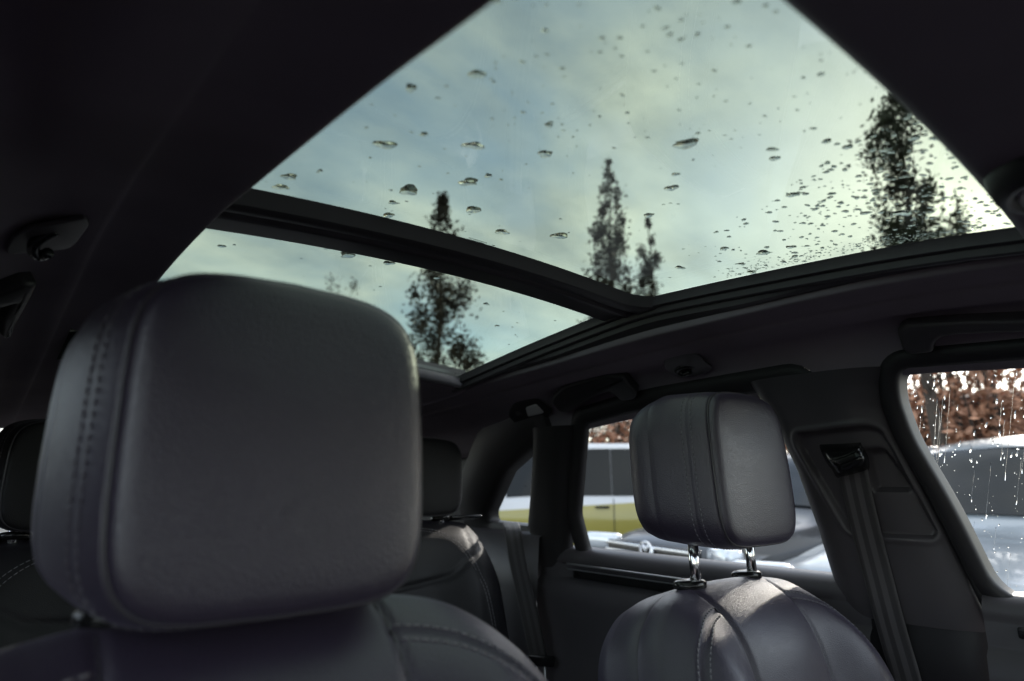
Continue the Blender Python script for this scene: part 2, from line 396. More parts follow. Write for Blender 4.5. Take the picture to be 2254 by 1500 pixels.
BIG = [(848, 320, 42, 18), (1042, 322, 48, 14), (1200, 340, 32, 14), (637, 390, 30, 14), (618, 413, 28, 12), (900, 420, 45, 24), (865, 447, 20, 10), (855, 475, 25, 13), (1032, 402, 42, 15), (1075, 388, 18, 9), (1042, 463, 38, 13), (1105, 512, 35, 10), (1232, 520, 36, 14), (905, 195, 26, 14), (1050, 165, 36, 16), (933, 297, 18, 9), (1208, 277, 18, 10), (1510, 318, 50, 18), (1487, 385, 16, 10), (1478, 415, 27, 15), (1428, 475, 22, 19), (1497, 590, 19, 8), (1594, 548, 18, 9), (1705, 350, 20, 16), (1745, 430, 24, 9), (1680, 557, 28, 9), (765, 562, 32, 14), (722, 547, 16, 9), (856, 580, 22, 10), (488, 543, 15, 6), (962, 612, 16, 8), (1070, 670, 15, 5), (1140, 352, 0, 0), (705, 377, 12, 8), (1300, 470, 0, 0), (1094, 718, 11, 4), (1655, 600, 18, 8), (1632, 582, 14, 7), (2012, 305, 20, 10), (1950, 330, 22, 11), (1985, 470, 30, 12), (1820, 312, 18, 9), (1865, 325, 18, 9), (1700, 330, 20, 9), (1905, 470, 18, 7), (1740, 545, 16, 7)]
for (px, py, w, h) in BIG:
    if not w: continue
    p = on_glass(px, py); dist = (p-CAMLOC).length; n_ = gnormal(p); v = (p-CAMLOC).normalized()
    ux = v.cross(n_).normalized(); gz = abs(v.dot(n_))
    rx = w*dist/FPX/2; ry = min(h*dist/FPX/2/max(gz, .2), rx*1.1)
    V, F = [], []; drop_vf(V, F, Vector((0, 0, 0)), rx, ry, min(.0015, .10*min(rx, ry)), rng, n_, ux, 28, .24, 7)
    o = mesh('raindrop', V, F, M['water'], g_front if p.y < .735 else g_rear); o.location = p+n_*.0004
V, F = [], []
def small(px, py, r, V=V, F=F):
    p = on_glass(px, py)
    if not (-.35 < p.x < .337 and .12 < p.y < .668): return
    n_ = gnormal(p); drop_vf(V, F, p+n_*.0004, r*rng.uniform(.8, 1.5), r*rng.uniform(.7, 1.3), r*.26, rng, n_, Vector((1, rng.uniform(-1, 1), 0)), 9, .25, 4)
for i in range(900):            # dense spatter towards the sunny corner
    t = rng.random()**.6; px = 1560+680*t; py = 640-rng.random()**1.25*(120+430*t)
    small(px, py, rng.choice((.0010, .0014, .0018, .0026, .0032)))
for i in range(150):            # under the front edge
    small(rng.uniform(1080, 2000), rng.uniform(-40, 330)**1.0, rng.choice((.0007, .0010, .0015, .0022)))
for i in range(130): small(rng.uniform(550, 1650), rng.uniform(150, 640), rng.choice((.0008, .0012, .0018)))
for i in range(420):            # fine mist along the rail
    px = rng.uniform(1600, 2160); e = interp([(1410, 660), (1650, 605), (1900, 553), (2230, 500)], px); small(px, e-4-abs(rng.gauss(0, 11)), rng.uniform(.0007, .0014))
o = mesh('small_raindrops', V, F, M['water'], g_front); o['kind'] = 'stuff'; o['label'] = 'dense spatter of small raindrops'
V, F = [], []
for i in range(70):
    p = on_glass(rng.uniform(400, 1250), rng.uniform(520, 780))
    if -.35 < p.x < .33 and .79 < p.y < 1.2:
        n_ = gnormal(p); r = rng.choice((.001, .0015, .002)); drop_vf(V, F, p+n_*.0004, r*1.3, r, r*.4, rng, n_, Vector((1, 0, 0)), 9, .25, 4)
o = mesh('small_raindrops', V, F, M['water'], g_rear); o['kind'] = 'stuff'
# maker's print on the glass: rows of characters too small to read, two ringed marks
V, F = [], []; rp = random.Random(5)
def ink(px, py, w, h):
    q = [on_glass(px+a, py+c)-Vector((0, 0, .0012)) for a, c in ((-w, -h-.25*w), (w, -h+.25*w), (w, h+.25*w), (-w, h-.25*w))]; b0 = len(V); V.extend(q); F.append((b0, b0+1, b0+2, b0+3))
for (x0, y0, x1, y1) in ((1033, 522, 1072, 534), (1030, 524.5, 1066, 535), (1026, 527, 1042, 531.5), (1020, 528.5, 1036, 533), (1047, 531.5, 1057, 534.5), (1069, 540, 1078, 542)):
    x = x0
    while x < x1:
        w = rp.uniform(.5, 1.1); ink(x, y0+(y1-y0)*(x-x0)/(x1-x0), w, .9); x += 2*w+rp.uniform(.5, 1.3)
for px, py, w, h in ((1086, 539, 3.2, .8), (1082, 541.5, 2.4, .8), (1080, 544, 1.4, .6), (1087, 545, 2.6, .5), (1075, 543.5, 1.2, .6)): ink(px, py, w, h)
mesh('glass_print', V, F, M['ink'], g_front, smooth=False)
for px, py, rx, ry in ((1043, 535, 6, 2.6), (1056, 538, 7, 3.0)):
    tube('print_ring', [on_glass(px+rx*math.cos(t), py+ry*math.sin(t)+.25*rx*math.cos(t)*.6)-Vector((0, 0, .0012)) for t in [i*2*math.pi/20 for i in range(20)]], .00035, M['ink'], g_front, 4, True)

# ------------------------------------------------------------------ seats
def outline_headrest(n=120, a=.132, c=.123):
    P = []
    for k in range(n):
        t = 2*math.pi*k/n; ct, st = math.cos(t), math.sin(t); e = 2/6.0
        x = a*math.copysign(abs(ct)**e, ct); z = c*math.copysign(abs(st)**e, st)
        u = (z/c+1)/2; x *= 1.0-.05*u**2-.04*(1-u)**3; z += -.006*(x/a)**2*(1 if z > 0 else -.3)*2
        P.append((x, z))
    return P
def make_headrest(name, parent, lm):
    """local origin at the centre of the front panel, facing -Y"""
    O = outline_headrest()
    prof = [(.02, -.0020), (.2, -.0019), (.4, -.0015), (.58, -.0007), (.68, .0005), (.735, .0020), (.765, .0045), (.780, .0080), (.786, .0110), (.790, .0125), (.799, .0115), (.813, .0150), (.846, .0260), (.873, .0360), (.8795, .0395), (.877, .0408), (.882, .0420), (.904, .0520), (.938, .0700), (.966, .0900), (.9735, .0985), (.9705, .0998), (.976, .1012), (.992, .113), (.990, .124), (.955, .138), (.88, .147), (.7, .153), (.4, .156), (.02, .157)]
    def pt(s, y, x, z):
        yy = y; sz = 1-(1-s)*.45 if s > .78 else s*(1-.22*.45)/.78
        zz = sz*z
        if y > .03 and z < 0: zz += (y-.03)*.22*min(1, -z/.1)       # underside rises to the back
        if y > .09 and z > 0: zz -= (y-.09)*.35*min(1, z/.1)
        if z > 0 and s > .3: yy += .003*(z/.11)**2                  # face rolls back at the top
        return Vector((s*x, yy, zz))
    rows = [[pt(s, y, x, z) for x, z in O] for s, y in prof]
    V, F = grid(rows, True); n = len(O)
    F.append(tuple(range(n))); F.append(tuple(range(len(V)-n, len(V)))[::-1])
    h = sharp(mesh(name, V, F, lm, parent), 170)
    tube('piping', [pt(.790, .0105, x, z) for x, z in O], .0016, M['piping'], h, 6, True)
    for s, y in ((.868, .0335), (.8945, .0470)):
        dashes('stitching', [pt(s*1.001, y-.0003, x, z) for x, z in O]+[pt(s*1.001, y-.0003, *O[0])], M['thread'], h, r=.0005)
    return h
def make_headrest_posts(h, top, length, tilt, y, sp=.076):
    for s in (-1, 1):
        tube('post', [(s*sp, y-.000, top), (s*sp, y+length*tilt*.5, top-length*.5), (s*sp, y+length*tilt, top-length)], .0075, M['chrome'], h, 20)

BO = catmull([(x, z, 0) for x, z in ((-.282, -.62), (-.284, -.45), (-.280, -.30), (-.264, -.165), (-.226, -.075), (-.166, -.023), (-.095, -.003), (0, .002), (.095, -.003), (.166, -.023), (.226, -.075), (.264, -.165), (.280, -.30), (.284, -.45), (.282, -.62), (.15, -.66), (0, -.665), (-.15, -.66))], 18, True)
BO = [(p.x, p.y) for p in BO]
def sstep(a, b, x):
    t = max(0, min(1, (x-a)/(b-a))); return t*t*(3-2*t)
def back_y(x, z, s):
    """front surface of the backrest (negative is forward)"""
    fade = sstep(0, .16, -z)
    b = -.038*sstep(.088, .175, abs(x))*(.25+.75*fade)
    xs = .092+.012*sstep(.05, .4, -z)*0
    g = .0045*math.exp(-((abs(x)-xs)/.0035)**2)*(1 if z < -.012 else .3)
    e = .058*max(0, (s-.62)/.38)**3.0
    pillow = -.010*(1-min(1, (x/.092)**2))*sstep(.02, .12, -z)
    return b+g+e+pillow
def make_backrest(parent, lm):
    cz = -.32; rows = []
    def fp(s, x, z, dy=0):
        X, Z = s*x, cz+s*(z-cz); return Vector((X, back_y(X, Z, s)+dy, Z))
    S = [.01]+[i/70 for i in range(1, 71)]
    for s in S: rows.append([fp(s, x, z, .0050*math.exp(-((s-.90)/.007)**2)*sstep(.085, .097, abs(s*x))) for x, z in BO])
    for s, d in ((1.006, .010), (1.009, .024), (1.006, .034), (1.002, .0355), (1.006, .037), (1.008, .055), (1.004, .085), (.985, .11), (.94, .125), (.7, .132), (.01, .134)):
        rows.append([Vector((s*x, back_y(x, z, 1)*(1 if s > .97 else .6)+d, cz+s*(z-cz))) for x, z in BO])
    V, F = grid(rows, True); n = len(BO); F.append(tuple(range(n)))
    b = sharp(mesh('backrest', V, F, lm, parent), 170)
    N = 7*18
    arc = [(x, z) for x, z in BO[0:14*18+1]]
    for s in (.884, .916):
        for q in (-1, 1): dashes('stitching', [fp(s, x, z, -.0004) for x, z in arc if q*x*s > .095], M['thread'], b, .005, .0028, .0009)
    tube('piping', [Vector((1.001*x, back_y(x, z, 1)+.0353, cz+1.001*(z-cz))) for x, z in arc], .0016, M['piping'], b, 6)
    for sx in (-1, 1):
        ln = [(sx*.092, -.004-.6*i/60) for i in range(61)]
        def sd(z): return 1.0
        P = []
        for x, z in ln:
            # radial parameter of this point in the polar grid
            d = Vector((x, z-cz)); best = min(BO, key=lambda q: -Vector((q[0], q[1]-cz)).normalized().dot(d.normalized())); s = d.length/Vector((best[0], best[1]-cz)).length
            P.append(Vector((x, back_y(x, z, min(s, 1)), z)))
        tube('seam', P, .0011, M['piping'], b, 5)
    return b
def bezel(x, y, z, b, tilt=0):
    prof = [(.002, .0065), (.0085, .0075), (.018, .006), (.0215, .003), (.0215, -.004), (.015, -.008)]
    V, F = grid([[Vector((r*math.cos(2*math.pi*k/28)*1.25, r*math.sin(2*math.pi*k/28), h)) for k in range(28)] for r, h in prof], True)
    o = mesh('bezel', V, F, M['gloss'], b); o.location = (x, y, z); o.rotation_euler = (R(tilt), 0, 0)
def front_seat(X0, yface, ztop, hr_mid, label, rec=17):
    t = thing('seat_assembly', label, 'car seat', (X0, yface+.06, ztop-.75), 0, 'front seats')
    b = make_backrest(t, M['leather']); b.location = (0, -.050, .75); b.rotation_euler = (R(-rec), 0, 0)
    h = make_headrest('headrest', t, M['leather']); h.location = (0, -.06, hr_mid-ztop+.75); h.rotation_euler = (R(-4), 0, 0)
    gap = hr_mid-.1-(ztop)
    make_headrest_posts(h, -.085, max(.03, gap)+.05, .05, .076)
    for s in (-1, 1): bezel(s*.076, .070, .004, b, 14)
    # seat cushion below, out of the picture
    c = rbox('cushion', (.52, .52, .16), (0, -.42, .08), .05, M['leather'], t, (R(8), 0, 0))
    base = rbox('seat_base', (.44, .46, .28), (0, -.36, -.14), .02, M['soft_dark'], t)
    return t
front_seat(.371, .50, 1.252, 1.402, 'black leather front seat with chrome headrest posts showing, beside the door pillar')
front_seat(-.360, .420, 1.313, 1.409, 'large blurred black leather front seat nearest the camera, headrest pushed down')

# rear bench
def rear_bench():
    t = thing('bench_assembly', 'dark leather rear bench seat beyond the front seats', 'car seat', (0, 1.40, .65))
    w = .60
    O = catmull([(x, z, 0) for x, z in ((-w, -.60), (-w, -.30), (-w+.01, -.12), (-w+.05, -.03), (-w+.13, -.002), (-.2, .004), (0, .0), (.2, .004), (w-.13, -.002), (w-.05, -.03), (w-.01, -.12), (w, -.30), (w, -.60), (0, -.62))], 12, True)
    O = [(p.x, p.y) for p in O]; cz = -.3
    def yb(x, z, s):
        g = 0
        for c in (.20, .50): g += .005*math.exp(-((abs(x)-c)/.005)**2)
        g += .006*math.exp(-((z+.17-(.10*(abs(x)-.2) if abs(x) < .42 else .022+.6*(abs(x)-.42)))/.006)**2)*(1 if .2 < abs(x) < .58 else 0)
        return g-.03*sstep(.36, .5, abs(x))*sstep(.03, .2, -z)+.06*max(0, (s-.75)/.25)**3
    rows = [[Vector((s*x, yb(s*x, cz+s*(z-cz), s), cz+s*(z-cz))) for x, z in O] for s in [.01]+[i/60 for i in range(1, 61)]]
    for s, d in ((1.003, .075), (1.0, .10), (.96, .13), (.5, .14)): rows.append([Vector((s*x, d, cz+s*(z-cz))) for x, z in O])
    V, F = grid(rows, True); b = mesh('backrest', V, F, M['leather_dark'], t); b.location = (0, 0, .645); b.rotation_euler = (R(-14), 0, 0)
    for sx in (-1, 1):
        P = [(sx*.2, -.01), (sx*.2, -.3), (sx*.2, -.58)]
        arc = catmull([Vector((sx*a, 0, c)) for a, c in ((.23, -.05), (.33, -.028), (.43, -.05), (.49, -.12), (.515, -.25), (.52, -.45))], 10)
        for k in (0, .008): dashes('stitching', [Vector((p.x-sx*k, yb(p.x, p.z, .5)-.0008, p.z-k*.6)) for p in arc], M['thread'], b, .006, .003, .0007)
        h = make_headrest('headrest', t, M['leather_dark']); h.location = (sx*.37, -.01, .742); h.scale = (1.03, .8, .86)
        make_headrest_posts(h, -.08, .09, .0, .07)
        for q in (-1, 1): bezel(sx*.37+q*.076, .05, .003, b)
        rbox('latch_bezel', (.10, .035, .008), (sx*.52, .05, .002), .003, M['gloss'], b)
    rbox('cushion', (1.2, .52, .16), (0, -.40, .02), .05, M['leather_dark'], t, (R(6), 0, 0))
    return t
rear_bench()

# ------------------------------------------------------------------ doors, pillars, glass
def m(P, s): return [Vector((p.x*s, p.y, p.z)) for p in P]
def wall3(YZ, dx, s=1): return [Vector((s*(SX(z)+dx), y, z)) for y, z in YZ]
def ring_frame(name, inner, outer, s, mat, parent, din=-.012, depth=.03):
    """window surround: outer edge, rounded inner face, return to the glass; inner and outer are (Y, Z) loops"""
    n = len(inner); rows = []
    for t, dx in ((1.0, .004), (.985, din*.6), (.9, din), (.5, din-.004), (.14, din), (.03, din*.5), (0, .004), (-.0, depth)):
        rows.append(wall3([(i[0]+(o[0]-i[0])*t, i[1]+(o[1]-i[1])*t) for i, o in zip(inner, outer)], dx, s))
    V, F = grid(rows, True); return sharp(mesh(name, V, F, mat, parent), 45)
def loop2(P, r, n=5): return [(p[0], p[1]) for p in roundpoly([Vector((a, b)) for a, b in P], r, n)]
def scaled_out(P, d):
    """move every point outward by d (loops are simple, roughly convex)"""
    m_ = len(P); A = sum(P[i][0]*P[(i+1) % m_][1]-P[(i+1) % m_][0]*P[i][1] for i in range(m_)); sg = 1 if A > 0 else -1; out = []
    for i in range(m_):
        a, b = Vector(P[i-1]), Vector(P[(i+1) % m_]); t = (b-a).normalized(); out.append((P[i][0]+sg*t.y*d, P[i][1]-sg*t.x*d))
    return out
def flat_pane(name, loop, dx, s, mat, parent):
    c = (sum(p[0] for p in loop)/len(loop), sum(p[1] for p in loop)/len(loop))
    rows = [wall3([(c[0]+(p[0]-c[0])*k, c[1]+(p[1]-c[1])*k) for p in loop], dx, s) for k in (.02, .5, 1)]
    V, F = grid(rows, True); F.append(tuple(range(len(loop)))); return mesh(name, V, F, mat, parent)
RW = loop2([(1.176, 1.206), (1.176, 1.30), (1.158, 1.338), (1.072, 1.514), (.943, 1.5285), (.84, 1.5365), (.646, 1.5425), (.54, 1.545), (.53, 1.40), (.53, 1.20)], .012)
FW = loop2([(.315, 1.205), (.344, 1.345), (.376, 1.452), (.381, 1.515), (.372, 1.556), (.21, 1.5475), (.1, 1.545), (-.1, 1.53), (-.4, 1.49), (-.78, 1.215)], .045, 7)
def door_card(name, y0, y1, s, parent, mat, ztop=1.214, recess=None):
    P = [(.79, ztop-.006), (.745, ztop-.001), (.722, ztop-.002), (.706, ztop-.008), (.699, ztop-.020), (.697, ztop-.034), (.700, ztop-.040), (.712, ztop-.043), (.714, ztop-.075), (.700, ztop-.080), (.688, ztop-.09), (.684, ztop-.13), (.690, ztop-.22), (.655, ztop-.36), (.64, ztop-.42), (.66, ztop-.47), (.71, ztop-.50), (.70, ztop-.75)]
    rows = []
    for i in range(31):
        y = y0+(y1-y0)*i/30; k = 1.0
        r = []
        for j, (x, z) in enumerate(P):
            if j in (7, 8) and recess and not (recess[0] < y < recess[1]): x -= .013
            if j in (7, 8) and not recess: x -= .013
            r.append(Vector((s*x, y, z)))
        rows.append(r)
    V, F = grid(rows); return sharp(mesh(name, V, F, mat, parent), 50)
for s in (1, -1):
    where = 'beside the raised headrest' if s > 0 else 'on the near side'
    rd = thing('door_assembly', 'rear door with rain-wet window and chrome trim strip, '+('behind the far front seat' if s > 0 else 'on the near side of the car'), 'car door', (0, 0, 0))
    door_card('door_card', .50, 1.34, s, rd, M['soft'], recess=(.6, 1.235))
    ring_frame('window_frame', RW, scaled_out(RW, .045), s, M['soft_dark'], rd, -.010, .010)
    flat_pane('window_glass', scaled_out(RW, .012), .009, s, M['sideglass'], rd)
    cs = [Vector((s*.694, 1.232-i*.02, 1.1735)) for i in range(33)]
    for k, (dz, r_) in enumerate(((0, .0035), (-.0125, .0022))): tube('chrome_strip', [p+Vector((0, 0, dz)) for p in cs], r_, M['satin'], rd, 8, flat=.7)
    rbox('vent_panel', (.012, .60, .022), (s*.708, .92, 1.150), .003, M['gloss'], rd)
    fd = thing('door_assembly', 'front door with streaming wet window glass, '+('right of the belt pillar' if s > 0 else 'on the near side of the car'), 'car door', (0, 0, 0))
    door_card('door_card', -.80, .335, s, fd, M['soft'], 1.214)
    ring_frame('window_frame', FW, scaled_out(FW, .030), s, M['soft_dark'], fd, -.008, .035)
    fg = flat_pane('window_glass', scaled_out(FW, .012), .032, s, M['sideglass'], fd)
    if s > 0: FG = fg; FD = fd
    rbox('lock_switch', (.008, .035, .016), (s*.692, .275, 1.163), .003, M['gloss'], fd)
# wet front side window: streaks and beads on the outside
V, F = [], []; big = []
rw = random.Random(11)
nS = Vector((1, 0, .35)).normalized(); uS = Vector((0, 1, 0))
slant = Vector((-.35*.94, -.30, .94)).normalized()
for i in range(1000):
    y = rw.uniform(-.2, .375); z = rw.uniform(1.21, 1.555); up = sstep(1.36, 1.44, z)
    r = rw.choice((.0003, .0004, .0005, .0009))*(1+.7*up*rw.random()); e = 1.2+up*rw.random()**1.5*4+rw.random()
    d_ = (slant+Vector((0, rw.uniform(-.08, .08), 0))).normalized()
    drop_vf(V, F, Vector((SX(z)+.0345, y, z)), r*e, r, r*.16, rw, nS, d_, 9, .3, 3)
for i in range(60):            # run-off streaks
    y = rw.uniform(-.15, .37); z0 = rw.uniform(1.25, 1.55); ln = rw.uniform(.03, .16); pts = []; rad = []
    for k in range(11):
        q = k/10*ln; z = z0-q; pts.append(Vector((SX(z)+.0338, y+.30*q+rw.uniform(-.0005, .0005), z))); rad.append(rw.uniform(.00012, .0004))
    rad[-1] = .0006; tube_vf(pts, rad, 6, False, V, F)
o = mesh('rain_streaks', V, F, M['water'], FG); o['kind'] = 'stuff'; o['label'] = 'beads and running streaks of rain on the glass'

# belt pillar: a moulded surface with an inset panel
INSET = [(.548, 1.462), (.430, 1.470), (.414, 1.462), (.372, 1.300), (.380, 1.290), (.500, 1.292), (.552, 1.445)]
def sdist(p, poly):
    d = 9; ins = False; n = len(poly)
    for i in range(n):
        a, b = Vector(poly[i]), Vector(poly[(i+1) % n]); q = Vector(p); ab = b-a; t = max(0, min(1, (q-a).dot(ab)/ab.length_squared)); d = min(d, (q-a-ab*t).length)
        if (a.y > p[1]) != (b.y > p[1]) and p[0] < (b.x-a.x)*(p[1]-a.y)/(b.y-a.y)+a.x: ins = not ins
    return -d if ins else d
POC = [(.452, 1.435), (.418, 1.438), (.392, 1.372), (.398, 1.362), (.452, 1.362)]
def pillar(s):
    t = thing('pillar_trim', ('moulded grey-black door pillar trim carrying the seat belt guide' if s > 0 else 'moulded dark door pillar trim on the near side of the car'), 'pillar trim', (0, 0, 0))
    rows = []; inset = loop2(INSET, .02, 4); poc = loop2(POC, .01, 3)
    nz, ny = 130, 84
    for i in range(nz+1):
        z = 1.150+(1.562-1.150)*i/nz
        yr = interp([(1.1, .565), (1.2, .563), (1.3, .568), (1.4, .578), (1.5, .60), (1.56, .625)], z); yf = interp([(1.16, .338), (1.30, .367), (1.45, .402), (1.50, .409), (1.535, .403), (1.562, .39)], z)
        r = []
        for j in range(ny+1):
            u = j/ny; y = yr+(yf-yr)*u; e = 1-abs(2*u-1)**(5 if u < .5 else 3); x = SX(z)-.004-.036*e**.8
            if z > 1.535: x += .0
            d = sdist((y, z), inset); x += .013*(1-sstep(-.006, .001, d))-.0035*math.exp(-((d-.0045)/.0045)**2)
            d2 = sdist((y, z), poc); x += .020*(1-sstep(-.010, .0, d2))
            r.append(Vector((s*x, y, z)))
        r.insert(0, Vector((s*(SX(z)+.03), yr+.004, z))); r.append(Vector((s*(SX(z)+.012), yf-.003, z)))
        rows.append(r)
    rows.insert(0, [Vector((s*(abs(v.x)+.02), v.y, 1.1495)) for v in rows[0]])
    V, F = grid(rows); sharp(mesh('upper_trim', V, F, M['soft'], t), 50)
    rows = []
    for i in range(31):
        z = .60+(1.1560-.60)*i/30; r = []
        for j in range(41):
            u = j/40; y = .60+(.332-.60)*u; e = 1-abs(2*u-1)**6; x = SX(1.150)+.002-.028*e**.8+.012*sstep(1.10, 1.02, z)*1
            r.append(Vector((s*x, y, z)))
        r.insert(0, Vector((s*(SX(1.16)+.04), .61, z))); r.append(Vector((s*(SX(1.16)+.03), .332, z))); rows.append(r)
    V, F = grid(rows); mesh('lower_trim', V, F, M['soft_dark'], t)
    # rubber door seal just ahead of the trim
    zs = [1.16+i*.01 for i in range(40)]
    yf = lambda z: interp([(1.16, .338), (1.30, .367), (1.45, .402), (1.50, .409), (1.535, .403), (1.562, .385)], z)
    tube('door_seal', [Vector((s*(SX(z)-.004), yf(z)-.008, z)) for z in zs], .0055, M['rubber'], t, 10)
    return t
pillar(1); pillar(-1)
# front belt: guide on the pillar, webbing down to the anchor
def ribbon(name, C, W, mat, parent, th=.0012):
    C = [Vector(c) for c in C]; V, F, uv = [], [], []; L = 0
    for i, c in enumerate(C):
        if i: L += (C[i]-C[i-1]).length
        t = (C[min(i+1, len(C)-1)]-C[max(i-1, 0)]).normalized(); w = Vector(W); w = (w-t*w.dot(t)).normalized(); n = t.cross(w)
        for k in range(9):
            V.append(c+w*(.0235*(k/4-1))+n*th*0); uv.append((k/8, L*4))
    for i in range(len(C)-1):
        for k in range(8): a = i*9+k; F.append((a, a+1, a+10, a+9))
    o = mesh(name, V, F, mat, parent, uv=uv); sm = o.modifiers.new('thickness', 'SOLIDIFY'); sm.thickness = th; return o
sb = thing('seat_belt', 'front seat belt with striped webbing hanging from guide on the door pillar', 'seat belt', (.6, .47, 1.44), group='seat belts'); sb.location = (0, 0, 0)
pts = [side(1876, 1030, -.030), side(1884, 1075, -.038), side(1905, 1165, -.043), side(1932, 1270, -.048), side(1962, 1385, -.056), side(1995, 1500, -.070), side(2040, 1680, -.09)]
ribbon('webbing', catmull(pts, 8), (0, 1, 0), M['belt'], sb)
def guide():
    # hooded loop with two ridges on its lip, set into the pillar
    L = [((1799, 978), (1897, 974), -.004), ((1801, 981), (1896, 975), -.016), ((1808, 1000), (1897, 978), -.032), ((1815, 1013), (1898, 981), -.041), ((1816, 1016), (1900, 984), -.0425), ((1817, 1017), (1901, 985), -.0405), ((1819, 1020), (1903, 988), -.0425), ((1825, 1028), (1906, 995), -.0455), ((1827, 1030), (1907, 997), -.0435), ((1830, 1033), (1909, 1000), -.0450), ((1834, 1041), (1912, 1009), -.0425), ((1837, 1048), (1914, 1018), -.034), ((1840, 1052), (1914, 1030), -.020), ((1842, 1054), (1912, 1036), -.004)]
    rows = []
    for (ax, ay), (bx, by), dx in L:
        r = []
        for k in range(17):
            u = k/16; e = (1-abs(2*u-1)**5)**.6; bow = 5*math.sin(math.pi*u)
            r.append(side(ax+(bx-ax)*u, ay+(by-ay)*u+bow*(1 if dx < -.03 else .2), .002+(dx+.0)*e-.024*(1-0)))
        rows.append(r)
    V, F = grid(rows); return sharp(mesh('belt_guide', V, F, M['gloss'], sb), 60)
guide()
# rear pillar and quarter light
QW = loop2([(1.552, 1.266), (1.548, 1.292), (1.415, 1.409), (1.271, 1.472), (1.22, 1.488), (1.32, 1.262)], .012)
for s in (1, -1):
    q = thing('rear_quarter_trim', 'dark rear pillar and trim around the small triangular quarter window'+('' if s > 0 else ' on the near side'), 'pillar trim', (0, 0, 0))
    # moulded column ahead of the quarter glass
    rows = []
    for i in range(40):
        z = .75+(1.515-.75)*i/39; y0 = interp([(.7, 1.39), (1.10, 1.39), (1.263, 1.375), (1.36, 1.322), (1.47, 1.268), (1.53, 1.25)], z); y1 = interp([(.7, 1.27), (1.10, 1.27), (1.21, 1.245), (1.34, 1.192), (1.5, 1.115), (1.53, 1.10)], z)
        r = [Vector((s*(SX(max(z, 1.1))+.03), y0+.003, z))]
        for j in range(15):
            u = j/14; e = 1-abs(2*u-1)**4; r.append(Vector((s*(SX(max(z, 1.05))-.012-.026*e), y0+(y1-y0)*u, z)))
        r.append(Vector((s*(SX(max(z, 1.1))+.01), y1-.002, z))); rows.append(r)
    V, F = grid(rows); mesh('column_trim', V, F, M['soft_dark'], q)
    outer = []
    for (y, z) in QW:
        k = scaled_out(QW, .16)
        break
    outer = [(max(1.30 if z < 1.36 else 1.19, y), min(z, 1.60)) for y, z in scaled_out(QW, .14)]
    ring_frame('quarter_surround', QW, outer, s, M['soft_dark'], q, -.02, .03)
    flat_pane('quarter_glass', scaled_out(QW, .012), .028, s, M['sideglass'], q)
    # side wall behind
    rows = [[Vector((s*x, y, z)) for x, z in ((.70, 1.56), (.66, 1.5), (.68, 1.35), (.70, 1.2), (.68, 1.0), (.62, .8), (.62, .5))] for y in (1.62, 1.8, 2.0, 2.3)]
    V, F = grid(rows); mesh('load_side_trim', V, F, M['soft_dark'], q)
    rows = [[Vector((s*x, y, z)) for x, z in ((.74, 1.255), (.70, 1.25), (.66, 1.235), (.65, 1.1), (.63, .8), (.62, .5))] for y in (1.3, 1.5, 1.64)]
    V, F = grid(rows); mesh('shelf_trim', V, F, M['soft'], q)
rb = thing('seat_belt', 'rear seat belt hanging beside the dark rear bench, buckle tongue at its end', 'seat belt', (0, 0, 0), group='seat belts')
pts = [on(1122, 1150, 'Y', 1.44), on(1128, 1168, 'Y', 1.36), on(1140, 1240, 'Y', 1.325), on(1165, 1350, 'Y', 1.29), on(1186, 1450, 'Y', 1.265)]
ribbon('webbing', catmull(pts, 8), (.93, -.35, 0), M['belt_dark'], rb)
p = on(1190, 1455, 'Y', 1.26); rbox('tongue_grip', (.075, .012, .026), p, .005, M['gloss'], rb, (0, R(8), R(-20)))
tube('tongue_plate', [p+Vector(q) for q in ((-.014, 0, -.012), (-.012, 0, -.05), (.012, -.002, -.05), (.014, -.002, -.012))], .0022, M['satin'], rb, 8)

# ------------------------------------------------------------------ fittings on the headliner
def px_plate(name, pix, thick, bev, mat, parent, off=.0015):
    P = [cast(x, y, off) for x, y in pix]; n = sum((q[1] for q in P), Vector())/len(P)
    c = sum((q[0] for q in P), Vector())/len(P); n.normalize(); pts = [q[0]-n*((q[0]-c).dot(n)) for q in P]
    return plate(name, pts, n, thick, bev, mat, parent), c, n
def pix_on_plate(name, pix, c, n, h, thick, bev, mat, parent):
    pts = []
    for x, y in pix:
        d = ray(x, y); pts.append(CAMLOC+d*((c+n*h-CAMLOC).dot(n)/d.dot(n)))
    return plate(name, pts, n, thick, bev, mat, parent)
def rpix(P, r=10): return [(p.x, p.y) for p in roundpoly([Vector(q) for q in P], r, 4)]
def coat_hook(pix, hookpix, label):
    t = thing('coat_hook', label, 'coat hook', (0, 0, 0), group='coat hooks')
    o, c, n = px_plate('base_plate', rpix(pix, 16), .004, .0018, M['soft'], t)
    P = [cast(x, y, .0045+h)[0] for x, y, h in hookpix]; tube('hook', catmull(P, 5), .0058, M['gloss'], t, 10)
coat_hook([(1458, 797), (1474, 783), (1540, 777), (1573, 800), (1556, 818), (1500, 828)], [(1540, 798, .001), (1520, 797, .004), (1500, 797, .006), (1493, 805, .008), (1508, 812, .010), (1522, 805, .012)], 'small coat hook on dark plate above the rear window')
coat_hook([(8, 553), (24, 512), (62, 484), (188, 470), (198, 488), (160, 535)], [(120, 496, .001), (90, 500, .005), (66, 508, .009), (58, 522, .012), (75, 527, .014), (100, 515, .016)], 'dim coat hook at the left edge, on the near roof side')
